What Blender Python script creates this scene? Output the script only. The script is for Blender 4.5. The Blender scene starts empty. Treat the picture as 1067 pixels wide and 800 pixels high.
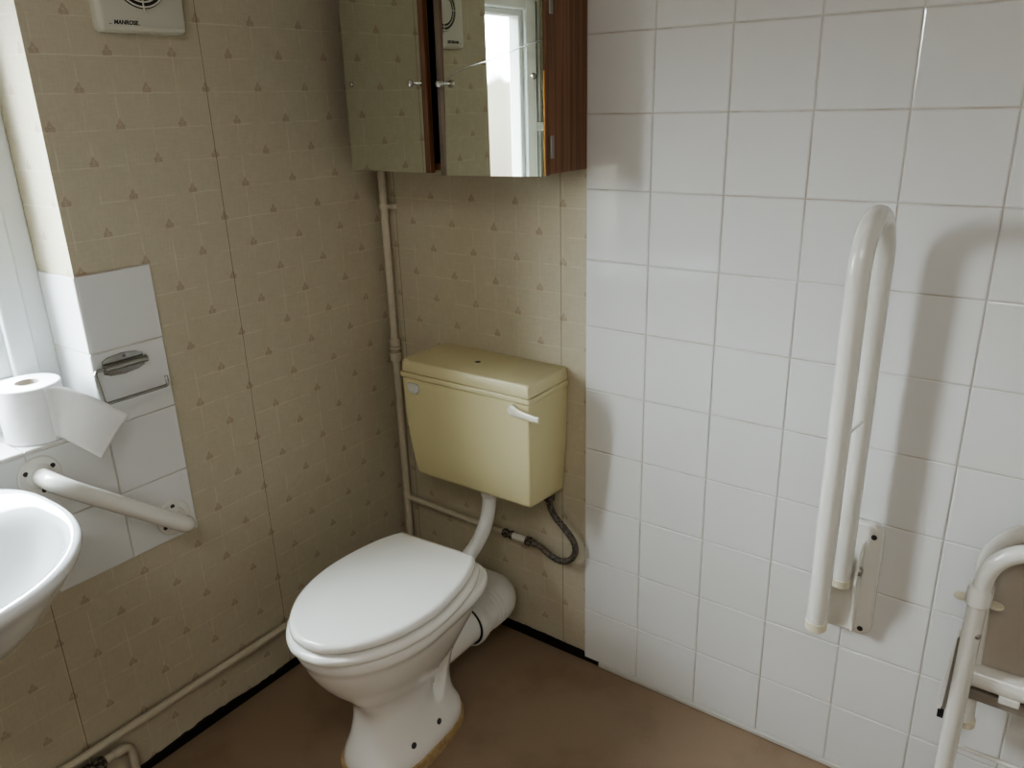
import bpy, bmesh, math, random
from mathutils import Vector, Matrix
from mathutils.bvhtree import BVHTree
random.seed(7)
PI = math.pi
scene = bpy.context.scene
COL = scene.collection

# ------------------------------------------------------------------ materials
class NT:
    """small node-tree helper"""
    def __init__(s, name):
        s.m = bpy.data.materials.new(name); s.m.use_nodes = True
        s.t = s.m.node_tree; s.n = s.t.nodes; s.l = s.t.links
        s.b = s.n['Principled BSDF']
    def new(s, typ, **kw):
        n = s.n.new(typ)
        for k, v in kw.items(): setattr(n, k, v)
        return n
    def put(s, sock, v):
        if isinstance(v, bpy.types.NodeSocket): s.l.new(v, sock)
        elif v is not None: sock.default_value = v
    def M(s, op, a, b=None, c=None):
        n = s.new('ShaderNodeMath', operation=op)
        s.put(n.inputs[0], a); s.put(n.inputs[1], b)
        if c is not None: s.put(n.inputs[2], c)
        return n.outputs[0]
    def smooth(s, lo, hi, v):            # 0 below lo, 1 above hi
        n = s.new('ShaderNodeMapRange', interpolation_type='SMOOTHSTEP')
        s.put(n.inputs['Value'], v); n.inputs['From Min'].default_value = lo; n.inputs['From Max'].default_value = hi
        return n.outputs[0]
    def below(s, v, w, soft):            # 1 where v < w
        return s.M('SUBTRACT', 1.0, s.smooth(w - soft, w + soft, v))
    def mix(s, f, a, b, mode='MIX'):
        n = s.new('ShaderNodeMix', data_type='RGBA', blend_type=mode)
        s.put(n.inputs[0], f); s.put(n.inputs[6], c4(a)); s.put(n.inputs[7], c4(b))
        return n.outputs[2]
    def coord(s):
        return s.new('ShaderNodeTexCoord').outputs['Object']
    def noise(s, scale, detail=4, vec=None, rough=.55):
        n = s.new('ShaderNodeTexNoise'); n.inputs['Scale'].default_value = scale
        n.inputs['Detail'].default_value = detail; n.inputs['Roughness'].default_value = rough
        s.l.new(vec if vec is not None else s.coord(), n.inputs['Vector'])
        return n.outputs['Fac']
    def scaled(s, sx, sy, sz):
        mp = s.new('ShaderNodeMapping'); mp.inputs['Scale'].default_value = (sx, sy, sz)
        s.l.new(s.coord(), mp.inputs['Vector']); return mp.outputs[0]
    def bump(s, h, strength=.2, dist=.002):
        n = s.new('ShaderNodeBump'); n.inputs['Strength'].default_value = strength; n.inputs['Distance'].default_value = dist
        s.l.new(h, n.inputs['Height']); s.l.new(n.outputs[0], s.b.inputs['Normal'])
    def set(s, color=None, rough=None, metal=None, spec=None, coat=None):
        if color is not None: s.put(s.b.inputs['Base Color'], c4(color))
        if rough is not None: s.put(s.b.inputs['Roughness'], rough)
        if metal is not None: s.put(s.b.inputs['Metallic'], metal)
        if spec is not None: s.put(s.b.inputs['Specular IOR Level'], spec)
        if coat is not None: s.put(s.b.inputs['Coat Weight'], coat); s.b.inputs['Coat Roughness'].default_value = .04
        return s.m
def c4(c):
    if isinstance(c, bpy.types.NodeSocket) or c is None: return c
    return tuple(c) + (1.0,) if len(c) == 3 else tuple(c)

def plain(name, color, rough=.4, metal=0, spec=.5, var=.05, vscale=9, coat=None, bump=0):
    """painted / moulded surface: a base colour with faint uneven tone"""
    t = NT(name); f = t.noise(vscale, 5)
    dark = tuple(max(0, c*(1-2*var)) for c in color); lite = tuple(min(1, c*(1+var)) for c in color)
    t.set(t.mix(f, dark, lite), rough, metal, spec, coat)
    if bump: t.bump(t.noise(vscale*12, 3), bump, .001)
    return t.m

def wallpaper():
    t = NT('wallpaper'); P = .0635
    sep = t.new('ShaderNodeSeparateXYZ'); t.l.new(t.coord(), sep.inputs[0])
    nr = t.new('ShaderNodeSeparateXYZ'); t.l.new(t.new('ShaderNodeNewGeometry').outputs['True Normal'], nr.inputs[0])
    X, Y, Z = sep.outputs
    back = t.M('GREATER_THAN', t.M('ABSOLUTE', nr.outputs[1]), .5)
    inv = t.M('SUBTRACT', 1.0, back)
    u = t.M('ADD', t.M('MULTIPLY', back, t.M('SUBTRACT', X, .175)), t.M('MULTIPLY', inv, t.M('ADD', Y, .328)))
    v = t.M('SUBTRACT', Z, 1.166)
    wob = t.M('MULTIPLY', t.M('SUBTRACT', t.noise(30, 2), .5), .0022)
    a = t.M('DIVIDE', t.M('ADD', u, wob), P); b = t.M('DIVIDE', t.M('ADD', v, wob), P)
    p = t.M('MULTIPLY', t.M('ADD', a, b), .5); q = t.M('MULTIPLY', t.M('SUBTRACT', a, b), .5)
    dp = t.M('SUBTRACT', p, t.M('ROUND', p)); dq = t.M('SUBTRACT', q, t.M('ROUND', q))
    da = t.M('ADD', dp, dq); db = t.M('SUBTRACT', dp, dq)
    ada = t.M('ABSOLUTE', da)
    def lobe(x, y, r, ref):
        dx = t.M('SUBTRACT', ref, x); dy = t.M('SUBTRACT', db, y)
        d = t.M('SQRT', t.M('ADD', t.M('MULTIPLY', dx, dx), t.M('MULTIPLY', dy, dy)))
        return t.M('SUBTRACT', d, r)
    d = lobe(0, .085, .058, da)
    for x, y, r in ((.085, -.03, .056), (.055, .03, .03), (0, -.03, .05)):
        d = t.M('MINIMUM', d, lobe(x, y, r, ada))
    d = t.M('MINIMUM', d, lobe(0, .155, .024, da))
    bar = t.M('MAXIMUM', t.M('SUBTRACT', ada, .135), t.M('SUBTRACT', t.M('ABSOLUTE', t.M('ADD', db, .095)), .026))
    d = t.M('MINIMUM', d, bar)
    motif = t.below(d, 0.0, .014)
    speck = t.smooth(.40, .58, t.noise(520, 2))
    motif = t.M('MULTIPLY', motif, t.M('ADD', .45, t.M('MULTIPLY', speck, .55)))
    la = t.M('ABSOLUTE', t.M('SUBTRACT', a, t.M('ROUND', a)))
    b2 = t.M('ADD', b, .13); lb = t.M('ABSOLUTE', t.M('SUBTRACT', b2, t.M('ROUND', b2)))
    broke = t.smooth(.40, .62, t.noise(14, 3)); broke2 = t.smooth(.38, .60, t.noise(17, 3, t.scaled(1, 1, 1.7)))
    line = t.M('MAXIMUM', t.M('MULTIPLY', t.below(la, .016, .012), broke), t.M('MULTIPLY', t.below(lb, .016, .012), broke2))
    # ground: mottled cream with a fine woven grain and a few large stains
    ground = t.mix(t.noise(26, 6, rough=.7), (.500, .452, .345), (.595, .545, .428))
    ground = t.mix(t.M('MULTIPLY', t.smooth(.5, .72, t.noise(2.3, 3)), .35), ground, (.50, .415, .30))
    weave = t.M('ADD', t.noise(300, 2, t.scaled(1, 1, .12)), t.noise(300, 2, t.scaled(.12, .12, 1)))
    ground = t.mix(t.M('MULTIPLY', t.smooth(.75, 1.3, weave), .28), ground, (.42, .365, .28))
    c = t.mix(t.M('MULTIPLY', line, .42), ground, (.76, .70, .56))
    c = t.mix(t.M('MULTIPLY', motif, .50), c, (.28, .155, .095))
    # butt joints between the lengths of paper
    seam = None
    for val, on in ((-.4535+.328, inv), (-.960+.328, inv), (-1.467+.328, inv), (.055-.175, back), (.5495-.175, back)):
        s_ = t.M('MULTIPLY', t.below(t.M('ABSOLUTE', t.M('SUBTRACT', t.M('ADD', u, t.M('MULTIPLY', wob, .5)), val)), .0008, .0005), on)
        seam = s_ if seam is None else t.M('MAXIMUM', seam, s_)
    c = t.mix(t.M('MULTIPLY', seam, .75), c, (.13, .10, .055))
    t.set(c, .72, 0, .25)
    t.bump(t.M('ADD', weave, t.M('MULTIPLY', line, .6)), .10, .0006)
    return t.m

def tile_mat():
    t = NT('white_glazed_tile')
    c = t.mix(t.noise(3.0, 3), (.70, .702, .695), (.755, .755, .748))
    t.set(c, .012, 0, .6)
    return t.m
def grout_mat():
    t = NT('grout')
    c = t.mix(t.smooth(.45, .65, t.noise(5, 4, t.scaled(2.5, 1, .6))), (.60, .58, .545), (.49, .43, .37))
    return t.set(c, .85, 0, .2)
def vinyl():
    t = NT('brown_vinyl_floor')
    c = t.mix(t.noise(420, 3), (.245, .176, .120), (.365, .272, .192))
    c = t.mix(t.M('MULTIPLY', t.smooth(.48, .70, t.noise(5, 5)), .35), c, (.17, .108, .066))
    c = t.mix(t.M('MULTIPLY', t.smooth(.70, .74, t.noise(75, 2)), .25), c, (.46, .35, .25))
    t.set(c, .50, 0, .35); t.bump(t.noise(320, 3), .14, .0008)
    return t.m
def wood(name, a, b, rough=.4, axis='z', scale=1):
    t = NT(name)
    sc = {'z': (60*scale, 60*scale, 1.2), 'x': (1.2, 60*scale, 60*scale), 'y': (60*scale, 1.2, 60*scale)}[axis]
    f = t.smooth(.30, .70, t.noise(1.6, 6, t.scaled(*sc), .65))
    t.set(t.mix(f, a, b), rough, 0, .4); t.bump(f, .05, .0005)
    return t.m
def braided():
    t = NT('dirty_braided_steel')
    w = t.new('ShaderNodeTexVoronoi'); w.inputs['Scale'].default_value = 330; t.l.new(t.coord(), w.inputs['Vector'])
    f = t.smooth(.15, .6, w.outputs['Distance'])
    c = t.mix(f, (.30, .28, .25), (.07, .06, .05))
    c = t.mix(t.smooth(.5, .7, t.noise(40, 3)), c, (.16, .13, .10))
    t.set(c, .5, .35, .4); t.bump(f, .5, .001); return t.m
def corroded():
    t = NT('corroded_brass')
    c = t.mix(t.smooth(.42, .58, t.noise(130, 4)), (.040, .032, .026), (.22, .19, .15))
    t.set(c, .6, .3, .4); t.bump(t.noise(160, 3), .5, .002); return t.m
def mirror_mat():
    t = NT('mirror_silver'); c = t.mix(t.noise(2, 2), (.70, .735, .665), (.72, .75, .69))
    return t.set(c, .0, 1.0)
def glass_mat():
    t = NT('window_glass'); n, l = t.n, t.l
    out = [x for x in n if x.type == 'OUTPUT_MATERIAL'][0]
    tr = t.new('ShaderNodeBsdfTransparent'); tr.inputs[0].default_value = (.93, .96, .95, 1)
    gl = t.new('ShaderNodeBsdfGlossy'); gl.inputs['Roughness'].default_value = .02
    lw = t.new('ShaderNodeLayerWeight'); lw.inputs[0].default_value = .5
    fr = t.M('ADD', .03, t.M('MULTIPLY', .5, t.M('POWER', lw.outputs['Facing'], 4)))
    mx = t.new('ShaderNodeMixShader'); l.new(fr, mx.inputs[0]); l.new(tr.outputs[0], mx.inputs[1]); l.new(gl.outputs[0], mx.inputs[2])
    l.new(mx.outputs[0], out.inputs[0]); return t.m
def paper_mat():
    t = NT('tissue_paper')
    c = t.mix(t.noise(60, 3), (.82, .82, .82), (.90, .90, .89))
    t.set(c, .95, 0, .1); t.bump(t.noise(380, 3), .25, .0006); return t.m

M = dict(
    paper=wallpaper(), tile=tile_mat(), grout=grout_mat(), vinyl=vinyl(), glass=glass_mat(), mirror=mirror_mat(),
    tissue=paper_mat(), hose=braided(), brass=corroded(),
    card=plain('grey_cardboard', (.42, .37, .32), .9, bump=.1),
    emulsion=plain('white_ceiling_paint', (.78, .77, .74), .8), cream_wall=plain('magnolia_paint', (.76, .74, .69), .8),
    upvc=plain('white_upvc', (.80, .83, .84), .28, var=.015), gasket=plain('black_gasket', (.012, .012, .013), .6),
    bitumen=plain('black_adhesive_strip', (.006, .006, .006), .55, var=.2, vscale=60, bump=.3),
    sealant=plain('white_sealant', (.60, .585, .55), .45),
    china=plain('white_vitreous_china', (.80, .785, .755), .07, var=.012, vscale=4, coat=.4),
    basin=plain('white_basin_china', (.80, .81, .82), .06, var=.01, vscale=4, coat=.4),
    seat=plain('white_seat_plastic', (.83, .815, .775), .13, var=.012, vscale=3),
    primrose=plain('primrose_plastic', (.68, .625, .385), .30, var=.025, vscale=6),
    primrose_lid=plain('primrose_lid_plastic', (.65, .595, .375), .32, var=.03, vscale=6),
    ivory=plain('ivory_plastic', (.80, .775, .66), .22, var=.02),
    greywhite=plain('grey_white_plastic', (.62, .63, .62), .3, var=.02),
    pipe=plain('cream_gloss_paint', (.60, .545, .44), .35, var=.08, vscale=40, bump=.05),
    whitepipe=plain('white_pipe_plastic', (.73, .725, .70), .28, var=.02),
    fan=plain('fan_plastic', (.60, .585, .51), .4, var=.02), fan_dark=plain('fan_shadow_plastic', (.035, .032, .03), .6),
    fan_ring=plain('fan_ring_plastic', (.70, .68, .60), .4, var=.02),
    ink=plain('dark_ink', (.02, .02, .02), .6), hole=plain('dark_screw_recess', (.035, .032, .03), .5),
    enamel=plain('white_enamelled_steel', (.76, .745, .70), .20, var=.015, coat=.3),
    cap=plain('cream_rubber_cap', (.72, .67, .53), .55, var=.03), chrome=plain('chrome', (.62, .62, .61), .12, 1.0, var=.02), worn_chrome=plain('worn_chrome', (.38, .375, .36), .22, 1.0, var=.05),
    dull=plain('dull_steel', (.34, .33, .31), .38, 1.0, var=.08, vscale=60), steel=plain('zinc_steel', (.42, .40, .37), .35, .9, var=.08),
    panelg=plain('taupe_plastic', (.46, .415, .36), .22, var=.04, vscale=5), greybar=plain('grey_brown_plastic', (.26, .23, .195), .4, var=.05),
    mahogany=wood('mahogany_veneer', (.105, .048, .026), (.240, .115, .060), .33), edge_wood=wood('grey_brown_veneer_edge', (.10, .068, .045), (.20, .15, .105), .5),
    pine=wood('pine_plywood', (.36, .25, .135), (.52, .38, .215), .6, axis='x', scale=.8),
    amber=plain('bare_amber_edge', (.65, .30, .045), .4), cabinet_in=plain('cabinet_inner_shade', (.010, .007, .006), .8),
    crack=plain('broken_glass_edge', (.60, .62, .60), .12, .6, var=.2, vscale=90),
)

# ------------------------------------------------------------------ mesh helpers
def obj(name, bm, mat, parent=None, smooth=True, angle=35, bevel=0, segs=2):
    bmesh.ops.recalc_face_normals(bm, faces=bm.faces)
    me = bpy.data.meshes.new(name); bm.to_mesh(me); bm.free()
    mats = mat if isinstance(mat, (list, tuple)) else [mat]
    for m_ in mats: me.materials.append(m_)
    if smooth:
        for p_ in me.polygons: p_.use_smooth = True
        me.set_sharp_from_angle(angle=math.radians(angle))
    o = bpy.data.objects.new(name, me); COL.objects.link(o)
    if parent: o.parent = parent
    if bevel:
        b = o.modifiers.new('Bevel', 'BEVEL'); b.width = bevel; b.segments = segs; b.limit_method = 'ANGLE'; b.angle_limit = math.radians(40)
        b.harden_normals = False
    return o
def tag(o, label, cat, group=None):
    o['label'] = label; o['category'] = cat
    if group: o['group'] = group
    return o
def thing(name, label, cat, loc, group=None):
    o = bpy.data.objects.new(name, None); COL.objects.link(o); o.location = loc; o.empty_display_size = .05
    tag(o, label, cat, group); return o
def keep(root):
    """children were modelled in room coordinates: cancel the offset of their Empty"""
    inv = Matrix.Translation(-root.location)
    for ch in root.children: ch.matrix_parent_inverse = inv
def struct(o): o['kind'] = 'structure'; return o

def box(bm, x0, x1, y0, y1, z0, z1):
    vs = [bm.verts.new(p) for p in ((x0,y0,z0),(x1,y0,z0),(x1,y1,z0),(x0,y1,z0),(x0,y0,z1),(x1,y0,z1),(x1,y1,z1),(x0,y1,z1))]
    for f in ((0,3,2,1),(4,5,6,7),(0,1,5,4),(1,2,6,5),(2,3,7,6),(3,0,4,7)): bm.faces.new([vs[i] for i in f])
    return vs
def newbox(*a):
    bm = bmesh.new(); box(bm, *a); return bm
def fillet(pts, rad, seg=10):
    """polyline with its corners rounded by arcs"""
    pts = [Vector(p) for p in pts]; out = [pts[0]]
    for i in range(1, len(pts)-1):
        r = rad[i-1] if isinstance(rad, (list, tuple)) else rad
        a, b, c = pts[i-1], pts[i], pts[i+1]
        d1 = (a-b).normalized(); d2 = (c-b).normalized(); ang = d1.angle(d2)
        if ang > PI-.02 or r <= 0: out.append(b); continue
        tl = min(r/math.tan(ang/2), .49*(a-b).length if i > 1 else .98*(a-b).length, .49*(c-b).length if i < len(pts)-2 else .98*(c-b).length)
        rr = tl*math.tan(ang/2); bis = (d1+d2).normalized(); cen = b + bis*(rr/math.sin(ang/2))
        s, e = b+d1*tl - cen, b+d2*tl - cen; w = s.angle(e); ax = s.cross(e).normalized()
        for k in range(seg+1): out.append(cen + Matrix.Rotation(w*k/seg, 3, ax) @ s)
    out.append(pts[-1]); return out
def spline(pts, sub=8):
    P = [Vector(p) for p in pts]; P = [P[0]*2-P[1]] + P + [P[-1]*2-P[-2]]; out = []
    for i in range(1, len(P)-2):
        for k in range(sub):
            t = k/sub; a, b, c, d = P[i-1:i+3]
            out.append(.5*((2*b)+(c-a)*t+(2*a-5*b+4*c-d)*t*t+(3*b-a-3*c+d)*t**3))
    out.append(P[-2]); return out
def tube(bm, pts, r, n=20, caps=True):
    """sweep a circle; r may be a list with one radius per point"""
    pts = [Vector(p) for p in pts]; rs = r if isinstance(r, (list, tuple)) else [r]*len(pts)
    T = []
    for i in range(len(pts)):
        a = pts[max(i-1, 0)]; b = pts[min(i+1, len(pts)-1)]; T.append((b-a).normalized())
    ref = Vector((0, 0, 1)) if abs(T[0].z) < .9 else Vector((1, 0, 0))
    N = (ref - T[0]*ref.dot(T[0])).normalized(); rings = []
    for i, p in enumerate(pts):
        if i:
            q = T[i-1].rotation_difference(T[i]); N = (q @ N); N = (N - T[i]*N.dot(T[i])).normalized()
        B = T[i].cross(N)
        rings.append([bm.verts.new(p + (N*math.cos(2*PI*k/n) + B*math.sin(2*PI*k/n))*rs[i]) for k in range(n)])
    for a, b in zip(rings, rings[1:]):
        for k in range(n): bm.faces.new((a[k], a[(k+1) % n], b[(k+1) % n], b[k]))
    if caps: bm.faces.new(rings[0][::-1]); bm.faces.new(rings[-1])
    return bm
def newtube(pts, r, n=20): return tube(bmesh.new(), pts, r, n)
def lathe(bm, base, axis, prof, n=32):
    """prof: (distance along axis, radius) pairs"""
    base = Vector(base); ax = Vector(axis).normalized()
    ref = Vector((0, 0, 1)) if abs(ax.z) < .9 else Vector((1, 0, 0)); N = ax.cross(ref).normalized(); B = ax.cross(N); prev = None
    first = None
    for d, r in prof:
        c = base + ax*d
        ring = [bm.verts.new(c)] if r < 1e-6 else [bm.verts.new(c + (N*math.cos(2*PI*k/n) + B*math.sin(2*PI*k/n))*r) for k in range(n)]
        if prev is not None:
            if len(prev) == 1 and len(ring) > 1:
                for k in range(n): bm.faces.new((prev[0], ring[k], ring[(k+1) % n]))
            elif len(ring) == 1 and len(prev) > 1:
                for k in range(n): bm.faces.new((prev[k], prev[(k+1) % n], ring[0]))
            elif len(ring) > 1:
                for k in range(n): bm.faces.new((prev[k], prev[(k+1) % n], ring[(k+1) % n], ring[k]))
        else: first = ring
        prev = ring
    if len(first) > 1: bm.faces.new(first[::-1])
    if len(prev) > 1: bm.faces.new(prev)
    return bm
def newlathe(*a, **k): return lathe(bmesh.new(), *a, **k)
def loft(bm, rings, cap0=True, cap1=True):
    R = [[bm.verts.new(p) for p in r] for r in rings]; n = len(R[0])
    for a, b in zip(R, R[1:]):
        for k in range(n): bm.faces.new((a[k], a[(k+1) % n], b[(k+1) % n], b[k]))
    if cap0: bm.faces.new(R[0][::-1])
    if cap1: bm.faces.new(R[-1])
    return bm
def rrect(x0, x1, y0, y1, r, seg=5):
    out = []
    for cx, cy, a0 in ((x1-r, y1-r, 0), (x0+r, y1-r, PI/2), (x0+r, y0+r, PI), (x1-r, y0+r, 1.5*PI)):
        for k in range(seg+1):
            a = a0 + PI/2*k/seg; out.append((cx+r*math.cos(a), cy+r*math.sin(a)))
    return out
def slab(poly, to3, d0, d1, bev=0):
    """extrude a 2-D outline: to3(u, v, d) maps into the room; bev softens the d1 edge"""
    rings = [[to3(u, v, d0) for u, v in poly]]
    if bev:
        cu = sum(p[0] for p in poly)/len(poly); cv = sum(p[1] for p in poly)/len(poly)
        ext = max(max(abs(p[0]-cu) for p in poly), 1e-6)
        for k in range(4):
            a = PI/2*k/3; ins = bev*(1-math.cos(a)); d = d1 - math.copysign(bev, d1-d0)*(1-math.sin(a))
            out = []
            n = len(poly)
            for i, (u, v) in enumerate(poly):
                pu, pv = poly[i-1]; nu, nv = poly[(i+1) % n]
                tx, ty = nu-pu, nv-pv; L = math.hypot(tx, ty) or 1
                out.append(to3(u - ty/L*ins*ori(poly), v + tx/L*ins*ori(poly), d))
            rings.append(out)
    else: rings.append([to3(u, v, d1) for u, v in poly])
    return loft(bmesh.new(), rings)
def ori(poly):
    s = sum(poly[i-1][0]*poly[i][1]-poly[i][0]*poly[i-1][1] for i in range(len(poly)))
    return 1 if s > 0 else -1

# ------------------------------------------------------------------ the room
XR, YF, ZC = 2.35, -2.95, 2.38
W0, W1, WZ0, WZ1, WD = -.787, -1.264, .800, 1.735, .24      # window opening and wall thickness
bm = bmesh.new()
box(bm, -WD, 0, W0, .003, -.05, ZC); box(bm, -WD, 0, YF, W1, -.05, ZC)
box(bm, -WD, 0, W1, W0, -.05, WZ0); box(bm, -WD, 0, W1, W0, WZ1, ZC)
struct(obj('wall_left', bm, M['paper'], smooth=False))
struct(obj('wall_back', newbox(-WD, XR, .003, .15, -.05, ZC), M['paper'], smooth=False))
struct(obj('wall_right', newbox(XR, XR+.1, YF, .003, -.05, ZC), M['cream_wall'], smooth=False))
struct(obj('wall_front', newbox(-WD, XR+.1, YF-.1, YF, -.05, ZC), M['cream_wall'], smooth=False))
struct(obj('ceiling', newbox(-WD, XR+.1, YF-.1, .15, ZC, ZC+.1), M['emulsion'], smooth=False))
struct(obj('floor', newbox(-.0, XR, YF, .003, -.05, 0), M['vinyl'], smooth=False))

# glazed tiles: every tile pillowed at its edge and set a hair out of true, grout bed behind
def tiles(name, us, vs, to3, thick, skip=None, grout_d=None):
    bm = bmesh.new(); g = .0011; e = .0022
    for i in range(len(us)-1):
        for j in range(len(vs)-1):
            if skip and skip(i, j): continue
            u0, u1, v0, v1 = us[i]+g, us[i+1]-g, vs[j]+g, vs[j+1]-g
            tu, tv = random.uniform(-.0004, .0004), random.uniform(-.0004, .0004)
            cu, cv = (u0+u1)/2, (v0+v1)/2
            def ring(ins, d): return [to3(u, v, d + (u-cu)*tu + (v-cv)*tv) for u, v in ((u0+ins, v0+ins), (u1-ins, v0+ins), (u1-ins, v1-ins), (u0+ins, v1-ins))]
            loft(bm, [ring(0, 0), ring(0, thick-.0016), ring(e*.3, thick-.0006), ring(e, thick)], cap0=False)
    o = struct(obj(name, bm, M['tile'], angle=9))
    gb = bmesh.new(); gd = grout_d if grout_d is not None else thick-.0022
    for i in range(len(us)-1):
        for j in range(len(vs)-1):
            if skip and skip(i, j): continue
            loft(gb, [[to3(u, v, d) for u, v in ((us[i], vs[j]), (us[i+1], vs[j]), (us[i+1], vs[j+1]), (us[i], vs[j+1]))] for d in (0, gd)])
    g_ = obj('grout', gb, M['grout'], o, smooth=False)
    return o
colx = [.6172, .766] + [.766+.152*k for k in range(1, 11)]
colx = [c for c in colx if c < XR-.02] + [XR]
rowz = [.012+.1485*k for k in range(17)]; rowz[-1] = ZC
tiles('trim_1', colx, rowz, lambda u, v, d: (u, .003-d, v), .006)
# left splashback: two narrow courses beside the window, two full courses below the sill
ys = [-2.46, -2.308, -2.156, -2.004, -1.852, -1.70, -1.548, -1.396, -1.244, -1.092, -.940, -.7885, -.640]
zs = [.5085, .6545, .8000, .9485, 1.0975]
def skipl(i, j):
    if j >= 2: return i != len(ys)-2
    if j == 0: return i < len(ys)-3
    return False
tiles('trim_2', ys, zs, lambda u, v, d: (d, u, v), .005, skipl)
# tiled reveal beside the window and tiled window sill
tiles('trim_3', [-.135, .0045], [.8075, .9485, 1.0975], lambda u, v, d: (u, W0-d, v), .004)
tiles('trim_4', [-.135, .0055], [W1+.004, -1.092, -.940, W0-.0045], lambda u, v, d: (u, v, WZ0+d), .0075)
# white sealant at the foot of the tiles, ragged black adhesive where the skirting has gone
struct(obj('trim_5', newbox(.660, XR, -.006, .003, 0, .013), M['sealant'], bevel=.003))
def ragged(name, a, b, h, amp, axis):
    n = int((b-a)/.012); bm = bmesh.new(); rng = random.Random(3)
    hs = [h + amp*math.sin(i*.21)*.5 + rng.uniform(-amp, amp)*.35 for i in range(n+1)]
    ring = []
    for i in range(n+1):
        t = a+(b-a)*i/n
        pts = [(-.0005, 0), (.0045, 0), (.0045, hs[i]*.8), (.003, hs[i]), (-.0005, hs[i])]
        ring.append([(d, t, z) if axis == 'y' else (t, .003-d, z) for d, z in pts])
    return struct(obj(name, loft(bm, ring), M['bitumen'], smooth=False))
ragged('baseboard_left', YF, -.002, .024, .006, 'y')
ragged('baseboard_back', .002, .659, .026, .003, 'x')

# window: white frame with a mullion, transoms, a casement, fanlights
win = struct(bpy.data.objects.new('window_1', None)); COL.objects.link(win); win.location = (-.17, (W0+W1)/2, WZ0)
XA, XB = -.205, -.135
bm = bmesh.new()
box(bm, XA, XB, W0-.045, W0, WZ0, WZ1); box(bm, XA, XB, W1, W1+.014, WZ0, WZ1)
box(bm, XA+.002, XB-.002, W1+.005, W0-.01, WZ1-.045, WZ1); box(bm, XA+.002, XB-.002, W1+.005, W0-.01, WZ0, WZ0+.050)
obj('window_frame', bm, M['upvc'], win, bevel=.004)
Y0, Y1, Z0, Z1 = -1.229, W0-.040, WZ0+.046, WZ1-.040
bm = bmesh.new(); w_ = .060
box(bm, -.200, -.126, Y0, Y0+w_, Z0, Z1); box(bm, -.200, -.126, Y1-w_+.012, Y1, Z0, Z1)
box(bm, -.198, -.128, Y0+.01, Y1-.01, Z0, Z0+w_); box(bm, -.198, -.128, Y0+.01, Y1-.01, Z1-w_+.02, Z1)
sash = obj('sash', bm, M['upvc'], win, bevel=.006, segs=3)
G0, G1, H0, H1 = Y0+w_, Y1-w_+.012, Z0+w_, Z1-w_+.02
bm = bmesh.new(); x0, x1, w_ = -.185, -.140, .020
box(bm, x0, x1, G0-.002, G0+w_, H0, H1); box(bm, x0, x1, G1-w_, G1+.002, H0, H1)
box(bm, x0+.001, x1-.001, G0, G1, H0-.002, H0+w_); box(bm, x0+.001, x1-.001, G0, G1, H1-w_, H1+.002)
obj('glazing_bead', bm, M['upvc'], sash, bevel=.005)
obj('pane', newbox(-.176, -.172, G0+.01, G1-.01, H0+.01, H1-.01), M['glass'], sash, smooth=False)
obj('gasket', newbox(-.160, -.140, W1+.0142, Y0-.0002, WZ0+.052, WZ1-.047), M['gasket'], win, smooth=False)
obj('keep', newbox(-.1395, -.118, -1.256, -1.222, 1.278, 1.306), M['upvc'], win, bevel=.002)
keep(win)

# ------------------------------------------------------------------ extractor fan, high on the left wall
fan = thing('extractor_fan', 'square cream plastic extractor fan high on the papered wall, cut by the top edge', 'extractor fan', (0, -.576, 1.600))
F0, F1, FZ0, FZ1 = -.662, -.490, 1.514, 1.686; fy, fz = -.576, 1.606
poly = rrect(F0, F1, FZ0, FZ1, .010)
body = slab(poly, lambda u, v, d: (d, u, v), 0, .024, .010)
obj('housing', body, M['fan'], fan, angle=30)
obj('vent_shade', newlathe((.0235, fy, fz), (1, 0, 0), [(0, .052), (.0012, .052)], n=48), M['fan_dark'], fan)  # flat disc on the face, shade of the vent inside put into its colour
bm = bmesh.new()
for R in (.049, .0405):
    tube(bm, [(.0268, fy+R*math.cos(2*PI*k/48), fz+R*math.sin(2*PI*k/48)) for k in range(49)], .0016, 8, caps=False)
for k in range(4):
    a = PI/2*k; tube(bm, [(.0268, fy+.034*math.cos(a), fz+.034*math.sin(a)), (.0268, fy+.057*math.cos(a), fz+.057*math.sin(a))], .0015, 8)
obj('grille', bm, M['fan_ring'], fan)
obj('shutter_disc', newlathe((.0245, fy, fz), (1, 0, 0), [(0, .034), (.003, .034), (.005, .030), (.0055, 0)], n=40), M['fan'], fan)
cu = bpy.data.curves.new('lettering', 'FONT'); cu.body = 'MANROSE'; cu.size = .0098; cu.align_x = 'LEFT'; cu.extrude = .0002; cu.shear = .25; cu.offset = .0003
lt = bpy.data.objects.new('lettering_source', cu); COL.objects.link(lt)
me = bpy.data.meshes.new_from_object(lt.evaluated_get(bpy.context.evaluated_depsgraph_get())); bpy.data.objects.remove(lt)
me.transform(Matrix(((0, 0, 1, .0243), (1, 0, 0, -.6365), (0, 1, 0, 1.5265), (0, 0, 0, 1))))
bm = bmesh.new(); bm.from_mesh(me); bpy.data.meshes.remove(me)
obj('lettering', bm, M['ink'], fan, smooth=False)
for a, b in ((-.645, -.641), (-.592, -.587)): obj('lettering_rule', newbox(.0240, .0244, a, b, 1.5262, 1.5272), M['ink'], fan, smooth=False)
keep(fan)

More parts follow.
